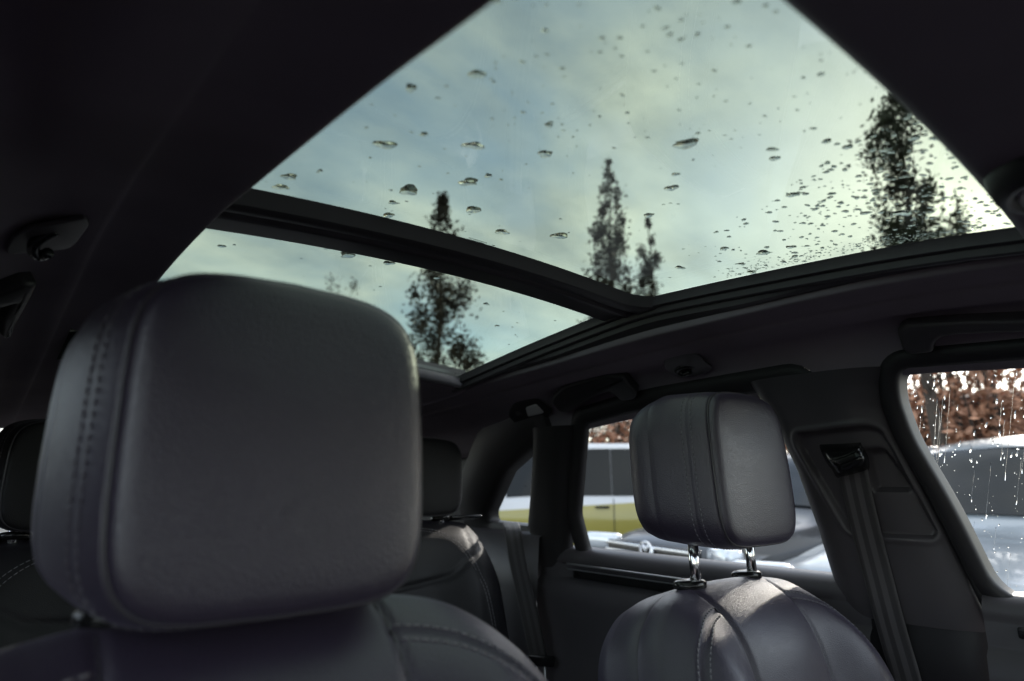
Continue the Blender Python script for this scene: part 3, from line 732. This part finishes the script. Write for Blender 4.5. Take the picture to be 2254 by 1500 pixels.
def grab_handle(path, r, ends, label):
    t = thing('grab_handle', label, 'grab handle', (0, 0, 0), group='roof grab handles')
    P = [cast(x, y, h)[0] for x, y, h in path]; tube('grip', catmull(P, 5), r, M['soft_dark'], t, 12, flat=.6)
    for e in ends: px_plate('end_mount', rpix(e, 12), .012, .005, M['soft_dark'], t)
    return t
def handle_plate(pix, th, label, mat='soft_dark'):
    t = thing('grab_handle', label, 'grab handle', (0, 0, 0), group='roof grab handles')
    o, c, n = px_plate('grip', pix, th, .007, M[mat], t, -.004); return t
handle_plate(rpix([(1980, 712), (1998, 702), (2130, 692), (2260, 686), (2420, 686), (2440, 700), (2440, 760), (2390, 765), (2384, 728), (2360, 712), (2254, 712), (2120, 718), (2078, 724), (2064, 736), (2060, 757), (2010, 762), (1996, 752)], 9), .030, 'long roof grab handle above the front side window', 'soft')
handle_plate(rpix([(1217, 868), (1240, 850), (1330, 826), (1385, 820), (1408, 848), (1400, 866), (1372, 868), (1350, 842), (1250, 868), (1262, 896), (1238, 892)], 8), .024, 'folded roof grab handle above the rear door window', 'soft_dark')
handle_plate(rpix([(-120, 700), (-60, 640), (40, 600), (68, 598), (60, 620), (8, 720), (-8, 722), (-2, 680), (20, 640), (-40, 660), (-90, 740), (-120, 740)], 6), .022, 'dim grab handle cut by the left edge of the picture', 'soft_dark')
t = thing('reading_lamp', 'small rear reading lamp with pale lens in dark housing', 'lamp', (0, 0, 0))
_, hc, hn = px_plate('housing', rpix([(1118, 905), (1132, 885), (1185, 876), (1222, 898), (1196, 926), (1140, 932)], 10), .004, .002, M['soft_dark'], t)
pix_on_plate('lens', rpix([(1157, 897), (1180, 889), (1198, 908), (1163, 916)], 4), hc, hn, .0042, .003, .001, M['lens'], t)
pix_on_plate('switch', rpix([(1134, 908), (1144, 904), (1148, 912), (1138, 916)], 3), hc, hn, .0042, .002, .0008, M['soft'], t)
# overhead console at the windscreen header
t = thing('overhead_console', 'rounded overhead console with pale lamp lens at the right edge', 'lamp', (0, 0, 0))
cc = on(2345, 425, 'Z', 1.602)
def dome(name, prof, mat):
    V, F = grid([[Vector((cc.x+r*math.cos(2*math.pi*k/40), cc.y+.8*r*math.sin(2*math.pi*k/40), z)) for k in range(40)] for r, z in prof], True); F.append(tuple(range(len(V)-40, len(V)))); return mesh(name, V, F, mat, t)
dome('console_shell', [(.062, 1.632), (.060, 1.618), (.055, 1.606), (.047, 1.601), (.041, 1.602), (.038, 1.606), (.030, 1.608)], M['soft_dark'])
dome('lens', [(.037, 1.607), (.035, 1.600), (.024, 1.5965), (.006, 1.5955)], M['lens'])
for s in (1, -1):
    t = thing('sun_visor', ('folded sun visor above the far front seat' if s > 0 else 'dark folded sun visor at the top left corner'), 'sun visor', (0, 0, 0), group='sun visors')
    rbox('visor_panel', (.40, .16, .016), (s*.40, -.28, 1.535), .007, M['headliner'], t, (R(9), R(-4*s), 0)); tube('hinge_rod', [(s*.18, -.335, 1.525), (s*.62, -.335, 1.49)], .004, M['soft'], t)

# ------------------------------------------------------------------ the rest of the cabin
V, F = grid([[Vector((x, y, z)) for x in (-.8, 0, .8)] for y, z in ((-1.6, .55), (-.9, .40), (.6, .40), (.62, .40), (1.7, .45), (1.72, .62), (2.4, .62), (2.42, .95))])
struct(mesh('cabin_floor', V, F, M['soft_dark']), 'dark carpet floor of the car cabin')
rows = [[Vector((x, y, z-.06*(x/.78)**2)) for x in [(-.78+.078*i) for i in range(21)]] for y, z in ((-1.55, 1.02), (-1.3, 1.05), (-.95, 1.06), (-.72, 1.05), (-.66, 1.00), (-.68, .85), (-.75, .6), (-.8, .4))]
V, F = grid(rows); tag(mesh('dashboard', V, F, M['dash']), 'dark dashboard below the windscreen', 'dashboard')
rows = [[Vector((x*(.80-.24*t), -1.5+.93*t-.10*(1-abs(x)**2), 1.03+.50*t+.03*(1-x*x)*t)) for x in [(-1+.1*i) for i in range(21)]] for t in [i/10 for i in range(11)]]
V, F = grid(rows); tag(mesh('windscreen', V, F, M['windscreen']), 'large raked windscreen behind the viewpoint', 'window')
tg = thing('tailgate', 'tailgate with wide rear window behind the rear headrests', 'car door', (0, 0, 0))
rows = [[Vector((x*(.66-.10*t), 2.42-.22*t, 1.16+.39*t)) for x in (-1, -.5, 0, .5, 1)] for t in (0, .5, 1)]
V, F = grid(rows); mesh('rear_glass', V, F, M['windscreen'], tg)
rows = [[Vector((x, y, z)) for x in (-.72, 0, .72)] for y, z in ((2.44, .5), (2.40, .9), (2.40, 1.16))]
V, F = grid(rows); mesh('tailgate_trim', V, F, M['soft_dark'], tg)
for s in (1, -1): tube('tailgate_frame', [(s*.68, 2.42, 1.1), (s*.66, 2.36, 1.3), (s*.60, 2.2, 1.56)], .06, M['soft_dark'], tg, 10)

# ------------------------------------------------------------------ parked cars
def paint(name, c, rough=.25, low=None, line=1.0, slope=0.0, coat=.8):
    mt, nt, b = newmat(name); b.inputs['Roughness'].default_value = rough; b.inputs['Coat Weight'].default_value = coat; b.inputs['Coat Roughness'].default_value = .05
    if low:
        t = nt.nodes.new('ShaderNodeTexCoord'); s = nt.nodes.new('ShaderNodeSeparateXYZ'); nt.links.new(t.outputs['Object'], s.inputs[0])
        a = nt.nodes.new('ShaderNodeMath'); a.operation = 'MULTIPLY_ADD'; nt.links.new(s.outputs[0], a.inputs[0]); a.inputs[1].default_value = slope; nt.links.new(s.outputs[2], a.inputs[2])
        g = nt.nodes.new('ShaderNodeMath'); g.operation = 'GREATER_THAN'; nt.links.new(a.outputs[0], g.inputs[0]); g.inputs[1].default_value = line
        x = nt.nodes.new('ShaderNodeMix'); x.data_type = 'RGBA'; nt.links.new(g.outputs[0], x.inputs[0]); x.inputs[6].default_value = (*low, 1); x.inputs[7].default_value = (*c, 1)
        nt.links.new(x.outputs[2], b.inputs['Base Color'])
    else: vary(nt, b, c, .05, 2)
    return mt
M['carglass'] = mat_plain('car_window', (.02, .022, .024), .08, var=0, spec=.16)
M['tyre'] = mat_plain('tyre', (.02, .02, .02), .8)
M['rim'] = mat_plain('alloy', (.35, .35, .37), .3, .9, var=0)
M['headlamp'] = mat_plain('headlamp', (.7, .73, .78), .12, .4, var=0, coat=1)
M['amber'] = mat_plain('amber_lens', (.8, .25, .03), .3, var=0)
def lathe_y(prof, n=28):
    return grid([[Vector((r*math.cos(2*math.pi*k/n), y, r*math.sin(2*math.pi*k/n))) for k in range(n)] for r, y in prof], True)
def parked_car(name, label, loc, heading, K, body, wheels_x, glassx, side_wins, H, W, grille=None, logo=False):
    """K: stations (x, half width, belt z, top half width, top z); nose at +x"""
    t = thing(name, label, 'car', loc, heading)
    ks = [Vector(k[:3]) for k in K]; k2 = [Vector((k[0], k[3], k[4])) for k in K]
    A, B = catmull(ks, 6), catmull(k2, 6)
    def sec(a, b):
        x, w, zb = a; wt, zt = b.y, b.z
        h = [(w*.90, .24), (w*.985, .34), (w, .52), (w*1.0, (zb+.52)/2), (w*.985, zb-.05), (w*.955, zb), (wt+(w*.955-wt)*.04, zt-.075), (wt*.96, zt-.03), (wt*.72, zt-.006), (wt*.3, zt+.006)]
        return [Vector((x, y, z)) for y, z in h]+[Vector((x, -y, z)) for y, z in reversed(h)]
    rows = [sec(a, b) for a, b in zip(A, B)]
    V, F = grid(rows); n = len(rows[0]); F.append(tuple(range(n))[::-1]); e = len(V)-n; F.append(tuple(e+i for i in range(n)))
    sharp(mesh('body', V, F, body, t), 50)
    def at(x):
        for i in range(len(A)-1):
            if A[i].x <= x <= A[i+1].x or A[i].x >= x >= A[i+1].x:
                k = (x-A[i].x)/(A[i+1].x-A[i].x); return sec(A[i].lerp(A[i+1], k), B[i].lerp(B[i+1], k))
        return rows[-1]
    x0, x1 = glassx          # windscreen between cowl and roof
    P = []
    for i in range(9):
        x = x0+(x1-x0)*i/8; s = at(x); P.append([s[k]+Vector((.012, 0, .012)) for k in (7, 8, 9, 10, 11, 12)])
    V, F = grid(P); mesh('windscreen', V, F, M['carglass'], t)
    for xa, xb in side_wins:
        for q in (0, 1):
            P = []
            for i in range(7):
                x = xa+(xb-xa)*i/6; s = at(x); lo, hi = (s[5], s[6]) if q == 0 else (s[-6], s[-7])
                P.append([lo.lerp(hi, u)+Vector((0, .012 if q == 0 else -.012, 0)) for u in (.06, .35, .65, .97)])
            V, F = grid(P); mesh('side_window', V, F, M['carglass'], t)
    for wx in wheels_x:
        for q in (1, -1):
            V, F = lathe_y([(.24, .02), (.26, .03), (.335, .03), (.355, 0), (.355, -.16), (.33, -.19), (.2, -.19)]); w = mesh('wheel', V, F, M['tyre'], t)
            w.location = (wx, q*(W+.012), .355); w.rotation_euler = (0, 0, 0 if q > 0 else math.pi)
            V, F = lathe_y([(.005, .012), (.06, .014), (.235, -.05), (.25, -.03), (.262, .022), (.25, .026)]); rm = mesh('rim', V, F, M['rim'], w)
            for k in range(5):
                a = k*2*math.pi/5; tube('spoke', [(.03*math.cos(a), .012, .03*math.sin(a)), (.245*math.cos(a), .008, .245*math.sin(a))], [.035, .022], M['rim'], w, 6, flat=.35)
            V, F = lathe_y([(.36, .0), (.43, .004), (.435, -.02)]); ar = mesh('wheel_arch', V, F, M['tyre'], t); ar.location = (wx, q*(W-.004), .37); ar.rotation_euler = (0, 0, 0 if q > 0 else math.pi)
    for q in (0, 1):
        for xa, xb in side_wins[:2]:
            sct = at(xa-.02); P = [sct[k] if q == 0 else sct[-1-k] for k in (1, 2, 3, 4, 5)]
            tube('shut_line', [p_+Vector((0, .004 if q == 0 else -.004, 0)) for p_ in P], .006, M['tyre'], t, 5)
            hp = at(xa+.14)[4]; rbox('door_handle', (.20, .035, .03), (xa+.14, (hp.y+.02)*(1 if q == 0 else -1), hp.z-.06), .01, M['gloss'], t)
        sl_ = [at(x0+(min(wheels_x)-x0)*k/8)[1] for k in range(9)]; tube('sill_trim', [Vector((p_.x, (p_.y+.01)*(1 if q == 0 else -1), .33)) for p_ in sl_], .05, M['tyre'], t, 6)
    nx = A[0].x if A[0].x > A[-1].x else A[-1].x
    if grille:
        gz, gw, gh = grille
        rbox('grille', (.05, gw*2, gh), (nx-.01, 0, gz), .015, M['gloss'], t)
        for k in range(3): rbox('grille_bar', (.02, gw*2+.02, .022), (nx+.018, 0, gz-gh*.36+k*gh*.36), .006, M['chrome'], t)
        for q in (1, -1):
            o = rbox('headlight', (.16, .36, .15), (nx-.07, q*(W-.20), gz+.05), .05, M['headlamp'], t, (0, 0, R(-22*q)))
            rbox('indicator', (.05, .09, .03), (nx-.20, q*(W-.015), gz-.02), .01, M['amber'], t)
        rbox('lower_grille', (.05, gw*2.6, .16), (nx-.015, 0, gz-.34), .02, M['gloss'], t)
        rbox('number_plate', (.012, .52, .11), (nx+.02, 0, gz-.23), .003, M['lens'], t)
        if logo:
            lg = tube('emblem', [(nx+.035, .085*math.cos(a), gz+.02+.085*math.sin(a)) for a in [i*2*math.pi/28 for i in range(28)]], .008, M['chrome'], t, 8, True)
            tube('emblem_v', [(nx+.035, -.042, gz+.088), (nx+.036, 0, gz+.03), (nx+.035, .042, gz+.088)], .007, M['chrome'], lg, 6)
            tube('emblem_w', [(nx+.035, -.070, gz+.058), (nx+.036, -.034, gz-.048), (nx+.036, 0, gz+.018), (nx+.036, .034, gz-.048), (nx+.035, .070, gz+.058)], .007, M['chrome'], lg, 6)
    for q in (1, -1):
        xm = x0+(x1-x0)*.22; s = at(xm)[5]
        rbox('door_mirror', (.12, .20, .15), (xm-.05, q*(s.y+.13), s.z+.07), .04, body if not grille else M['gloss'], t)
    return t
SUV = [(-2.35, .80, .95, .62, 1.05), (-2.28, .90, 1.02, .64, 1.30), (-1.9, .95, 1.05, .66, 1.60), (-1.2, .97, 1.03, .68, 1.70), (-.3, .97, 1.00, .69, 1.72), (.35, .97, .99, .68, 1.62), (.75, .97, .99, .70, 1.36), (1.15, .97, .97, .76, 1.10), (1.6, .96, .92, .80, 1.03), (2.1, .93, .84, .76, .93), (2.28, .86, .72, .70, .82), (2.36, .76, .60, .64, .68)]
def dirang(px): return R(90)-(R(YAW)+math.atan((px-IW/2)/FPX/cp_))   # world angle of a picture column
def at_col(px, d): a = dirang(px); return (CAMLOC.x+d*math.cos(a), CAMLOC.y+d*math.sin(a), 0)
BUZZ = [(-2.33, .84, 1.0, .74, 1.2), (-2.25, .93, 1.12, .74, 1.75), (-1.9, .97, 1.14, .76, 1.90), (-.8, .98, 1.14, .77, 1.94), (.6, .98, 1.14, .77, 1.93), (1.15, .98, 1.13, .76, 1.82), (1.55, .97, 1.11, .78, 1.48), (1.85, .96, 1.06, .80, 1.16), (2.15, .93, .96, .76, 1.02), (2.31, .84, .80, .68, .88), (2.35, .74, .6, .6, .7)]
x, y, z = at_col(1300, 10.3)
parked_car('parked_van', 'two-tone white and olive yellow van parked across the car park', (x, y, 0), dirang(1300)+R(92), BUZZ, paint('two_tone_paint', (.66, .66, .69), .3, (.34, .29, .06), 1.06, .06), (1.5, -1.45), (1.72, 1.15), ((.55, 1.30), (-.207, .47), (-1.0, -.213), (-1.9, -1.02)), 1.94, .98)
x, y, z = at_col(1410, 5.5); x += 2.35*.97; y -= 2.35*.25
parked_car('parked_car', 'black car with chrome grille bars seen through the rear side window', (x, y, 0), math.atan2(.25, -.97), SUV, paint('black_paint', (.010, .011, .014), .3, coat=.3), (1.42, -1.45), (1.02, .42), ((-.18, .62), (-1.25, -.26), (-1.95, -1.35)), 1.72, .97, (.80, .58, .17), True)
x, y, z = at_col(2275, 5.9)
parked_car('parked_car', 'silver white car blurred behind the streaming front side window', (x, y, 0), math.atan2(.12, -.99), SUV, paint('silver_paint', (.28, .31, .34), .3), (1.42, -1.45), (1.02, .42), ((-.18, .62), (-1.25, -.26), (-1.95, -1.35)), 1.72, .97, (.80, .58, .17))

parked_car('parked_car', 'added dark grey car, out of view on the near side, blocking light from the left windows', (-2.25, 1.85, 0), R(-90), SUV, paint('grey_paint', (.05, .05, .055), .3, coat=.4), (1.42, -1.45), (1.02, .42), ((-.18, .62), (-1.25, -.26), (-1.95, -1.35)), 1.72, .97, (.80, .58, .17))  # added unseen neighbour: blocks light from the left so seat sides stay dark
# ------------------------------------------------------------------ trees, hedge, building
def leafmat(name, c, tr=.35):
    mt, nt, b = newmat(name); b.inputs['Roughness'].default_value = .55; vary(nt, b, c, .5, 1.2)
    return mt
M['leaf_dark'] = leafmat('dark_leaf', (.04, .042, .02)); M['leaf_brown'] = leafmat('brown_leaf', (.045, .032, .020)); M['leaf_rust'] = leafmat('rust_leaf', (.40, .20, .12)); M['bark'] = mat_plain('bark', (.07, .055, .045), .9, bs=.6, bscale=30, bd=.01)
def leaves_vf(V, F, c, size, rg):
    a = rg.uniform(0, 6.28); e = math.acos(rg.uniform(-1, 1)); d = Vector((math.cos(a)*math.sin(e), math.sin(a)*math.sin(e), math.cos(e)))
    u = d.orthogonal().normalized(); w = d.cross(u); r = rg.uniform(0, 6.28); u, w = u*math.cos(r)+w*math.sin(r), w*math.cos(r)-u*math.sin(r)
    L, B = size*rg.uniform(.7, 1.3), size*rg.uniform(.35, .6); b0 = len(V)
    V.extend([c-u*L*.5, c+w*B*.5+d*B*.12, c+u*L*.5, c-w*B*.5+d*B*.12]); F.extend([(b0, b0+1, b0+2), (b0, b0+2, b0+3)])
def columnar_tree(label, px, d, outline, nl, leaf, seed, mat='leaf_dark', lift=.10, low=1.2, group='columnar trees'):
    """outline: (picture row, half width in picture pixels) from the top down, turned into heights and radii at distance d"""
    rg = random.Random(seed); bx, by, _ = at_col(px, d)
    tab = []
    for py, hw in outline:
        dr = ray(px, py); L = math.hypot(dr.x, dr.y); tab.append((CAMLOC.z+dr.z/L*d, hw*d/L/FPX))
    tab.reverse(); tab = [(0, tab[0][1]*.8)]+tab if tab[0][0] > .1 else tab; H = tab[-1][0]; zlow = max(low, H*.12)
    t = thing('columnar_tree', label, 'tree', (bx, by, 0), 0, group)
    V, F = [], []; trunk = [Vector((.05*math.sin(k*1.3+seed), .05*math.cos(k*.9+seed), H*.99*k/10)) for k in range(11)]
    tube_vf(trunk, [.10*(1-k/10.4)+.006 for k in range(11)], 8, False, V, F); LV, LF = [], []
    nc = max(30, nl//70); k = 0; rmax = max(w for _, w in tab)
    while k < nc:
        z = zlow+(H-zlow)*rg.random(); w = interp(tab, z)
        if rg.random() > .25+.75*w/rmax: continue
        k += 1; a = rg.uniform(0, 6.28); r = w*rg.random()**.5*rg.choice((.8, .95, 1.1)); c = Vector((r*math.cos(a), r*math.sin(a), z)); z0 = max(.8, z-H*lift*rg.uniform(.3, .8)-r*.5)
        mid = Vector((c.x*.7, c.y*.7, (z+z0)/2-.05)); P = catmull([Vector((0, 0, z0)), mid, c, c+Vector((c.x*.08, c.y*.08, .22))], 3)
        tube_vf(P, [.016*(1-q/len(P))*(1.25-z/H)+.003 for q in range(len(P))], 4, False, V, F)
        if rg.random() < .12: continue
        cr_ = min(.04+w*.17, .15)*rg.uniform(.6, 1.15)
        for q in range(int(64*rg.uniform(.5, 1.3))):
            leaves_vf(LV, LF, c+Vector((rg.gauss(0, cr_), rg.gauss(0, cr_), rg.gauss(.05, cr_*1.6))), leaf, rg)
    mesh('trunk', V, F, M['bark'], t)
    mesh('crown', LV, LF, M[mat], t, smooth=False)
    return t
columnar_tree('slim pointed tree seen above the right end of the cross beam', 1352, 17, [(355, 3), (375, 9), (400, 16), (430, 24), (455, 22), (480, 30), (520, 36), (560, 44), (600, 50), (650, 58), (800, 75), (1050, 75)], 13000, .14, 1, 'leaf_brown')
columnar_tree('small thin tree right of the slim pointed tree', 1440, 20, [(475, 1), (520, 3), (540, 12), (575, 24), (620, 22), (650, 24), (800, 40), (1050, 45)], 6500, .14, 3, 'leaf_brown', .06)
columnar_tree('broad columnar tree behind the middle of the cross beam', 965, 15, [(435, 3), (470, 14), (510, 30), (550, 46), (600, 58), (650, 66), (700, 72), (760, 82), (820, 95), (1050, 90)], 9000, .14, 5, 'leaf_brown', .13)
columnar_tree('tall tree by the sun at the right corner of the sunroof', 2035, 9, [(205, 10), (250, 36), (300, 64), (370, 62), (420, 50), (470, 66), (540, 80), (700, 80), (1050, 60)], 7500, .095, 2, low=2.9)
columnar_tree('sparse small tree beside the sun at the far right corner', 2165, 12, [(395, 4), (420, 14), (450, 22), (500, 26), (700, 45), (1050, 45)], 1500, .09, 4, low=2.9)
columnar_tree('bare wispy tree top above the near headrest', 735, 24, [(625, 30), (650, 60), (720, 90), (1050, 90)], 1100, .11, 7, 'leaf_brown')
def hedge(label, pts, w, h0, h1, nl, leaf, seed, mat):
    rg = random.Random(seed); t = thing('hedge', label, 'hedge', pts[0], 0); LV, LF, V, F = [], [], [], []; o0 = Vector(pts[0])
    for i in range(nl):
        k = rg.random()*(len(pts)-1); j = int(k); p = Vector(pts[j]).lerp(Vector(pts[j+1]), k-j)-o0; s = (k*7.3) % 1
        top = h1*(.86+.14*math.sin(k*31+seed)*math.sin(k*13)); z = h0+(top-h0)*rg.random()**.8
        if rg.random() < .35*(z/h1)**3: continue
        leaves_vf(LV, LF, p+Vector((rg.gauss(0, w), rg.gauss(0, w), z)), leaf, rg)
    for i in range(0, 40):
        k = i/40*(len(pts)-1); j = int(k); p = Vector(pts[j]).lerp(Vector(pts[j+1]), k-j)-o0; a = rg.uniform(-.3, .3); tube_vf([p, p+Vector((a, rg.uniform(-.3, .3), h1*.9))], [.04, .01], 5, False, V, F)
    c = mesh('foliage', LV, LF, mat, t, smooth=False); mesh('stem', V, F, M['bark'], t); return t
hedge('rust brown autumn hedge behind the parked cars', [at_col(600, 19), at_col(1100, 15), at_col(1500, 13), at_col(1800, 12.5)], .5, .0, 4.2, 20000, .13, 5, M['leaf_rust'])
hedge('russet leafed hedge glowing behind the wet front window', [at_col(1960, 10), at_col(2200, 9.5), at_col(2600, 10)], .5, 1.0, 3.3, 6000, .12, 6, M['leaf_rust'])
# brown shed beside the silver car
sx, sy, _ = at_col(2140, 10.8); sh = thing('shed', 'brown boarded shed with a low roof behind the silver car', 'shed', (sx, sy, 0), dirang(2140)+R(105))
wood = mat_plain('stained_wood', (.16, .075, .05), .8, var=.35, vs_=3, bs=.3, bscale=20, bd=.01)
for k in range(22): rbox('board', (.17, .03, 2.5), (-2.0+k*.185, 0+.006*(k % 2), 1.25), .006, wood, sh)
rbox('roof', (4.6, 2.6, .12), (0, -1.1, 2.62), .02, mat_plain('roof_felt', (.10, .06, .05), .9), sh, (R(-8), 0, 0))
rbox('wall', (4.0, 2.0, 2.4), (0, -1.1, 1.2), .01, wood, sh)
